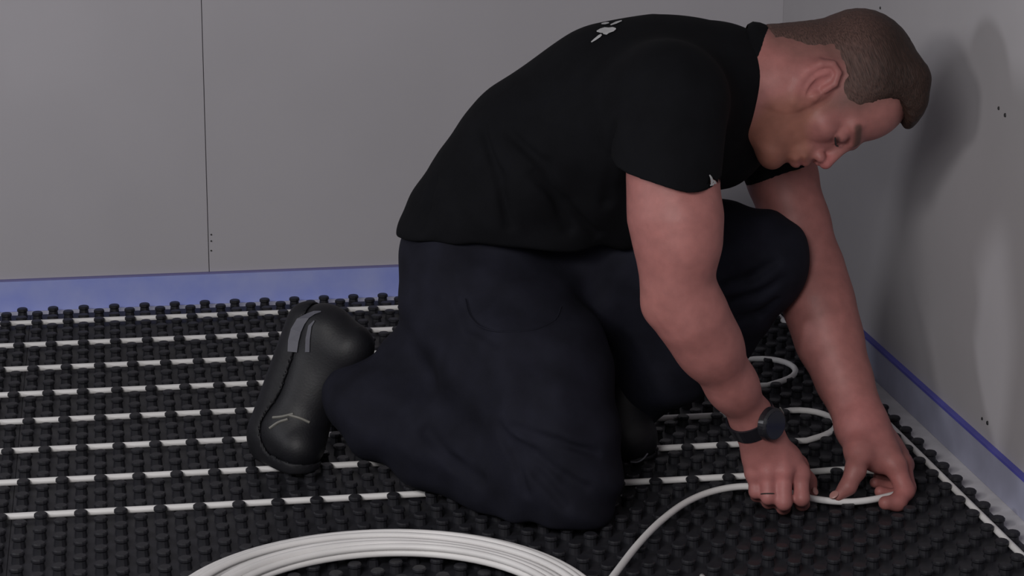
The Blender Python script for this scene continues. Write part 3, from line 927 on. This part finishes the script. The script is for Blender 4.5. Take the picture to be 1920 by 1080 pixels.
surf_line(upL, [(1182, 866), (1195, 866), (1206, 860), (1214, 850)], 0.0014, 'toe_trim', M_grey, shoeL)

# ---------------- watch on the near wrist
wc = at(1410, 786, -0.141); wax = nz(at(1428, 818, -0.138) - at(1372, 722, -0.166))
wn = nz(cvec(0.12, 0.42, 0.90)); wn = nz(wn - wax * wn.dot(wax)); ws = np.cross(wax, wn)
wr_ = px2m(38) + 0.0045
wp = []
for k in range(40):
    t = 2 * math.pi * k / 40
    wp.append(wc + (math.cos(t) * wn + math.sin(t) * ws) * wr_)
strap_me = bpy.data.meshes.new('watch'); V = []; Fc = []
for k in range(40):
    t = 2 * math.pi * k / 40
    for dz, dr in ((-0.011, -0.0005), (-0.011, 0.0024), (0.011, 0.0024), (0.011, -0.0005)):
        V.append(tuple(wc + wax * dz + (math.cos(t) * wn + math.sin(t) * ws) * (wr_ + dr)))
for k in range(40):
    k2 = (k + 1) % 40
    for q in range(4):
        q2 = (q + 1) % 4; Fc.append((k * 4 + q, k * 4 + q2, k2 * 4 + q2, k2 * 4 + q))
strap_me.from_pydata(V, [], Fc); strap_me.update()
watch = link('wristwatch', strap_me, M_watch, person); watch['label'] = 'black wristwatch on the near wrist'
wm = Matrix((ws, wax, wn)).transposed().to_4x4(); cpos = wc + wn * (wr_ + 0.003)
for nme, r1, r2, dep, dz, m_ in (('case', 0.0240, 0.0230, 0.009, 0.0, M_watch), ('bezel', 0.0237, 0.0208, 0.003, 0.006, M_watch), ('glass', 0.0200, 0.0194, 0.0012, 0.0075, M_glass)):
    bm = bmesh.new(); bmesh.ops.create_cone(bm, cap_ends=True, segments=36, radius1=r1, radius2=r2, depth=dep)
    me = bpy.data.meshes.new(nme); bm.to_mesh(me); bm.free()
    me.transform(Matrix.Translation(Vector(cpos + wn * dz)) @ wm); me.update()
    link(nme, me, m_, watch)
bm = bmesh.new(); bmesh.ops.create_cube(bm, size=1.0)
me = bpy.data.meshes.new('lug'); bm.to_mesh(me); bm.free()
me.transform(Matrix.Translation(Vector(cpos + wn * 0.004)) @ wm @ Matrix.Translation((-0.0235, -0.004, 0)) @ Matrix.Diagonal((0.0012, 0.012, 0.002, 1))); me.update()
link('lug', me, M_lace, watch)
# ring on the near hand's ring finger
a = at(1441, 932, -0.167); b = at(1440, 883, -0.152); t_ = nz(a - b); cpt = a - t_ * 0.004; rr = px2m(14.0)
e1_ = nz(np.cross(t_, F_)); e2_ = np.cross(t_, e1_)
link('ring', tube_mesh('ring', [cpt + (math.cos(2 * math.pi * k / 24) * e1_ + math.sin(2 * math.pi * k / 24) * e2_) * rr for k in range(24)], 0.0013, 6, True), M_ring, person)

# fingernails that show: both thumbs and the near index finger
for nm, tip, back, facing, sz in (('left', (1566, 932, -0.131), (1590, 912, -0.128), cvec(-0.5, 0.45, 0.75), 0.0075), ('right', (1524, 924, -0.116), (1516, 902, -0.105), cvec(0.5, 0.2, 0.85), 0.006)):
    t3 = at(*tip); ax3 = nz(t3 - at(*back)); f3 = nz(facing - ax3 * facing.dot(ax3)); s3 = np.cross(ax3, f3)
    bm = bmesh.new(); bmesh.ops.create_uvsphere(bm, u_segments=14, v_segments=8, radius=1.0)
    me = bpy.data.meshes.new('fingernail'); bm.to_mesh(me); bm.free()
    mm = Matrix((s3, ax3, f3)).transposed().to_4x4()
    me.transform(Matrix.Translation(Vector(t3 + f3 * px2m(9.2))) @ mm @ Matrix.Diagonal((sz * 0.8, sz, 0.0016, 1))); me.update()
    link('fingernail', me, M_nail, person, smooth=True)
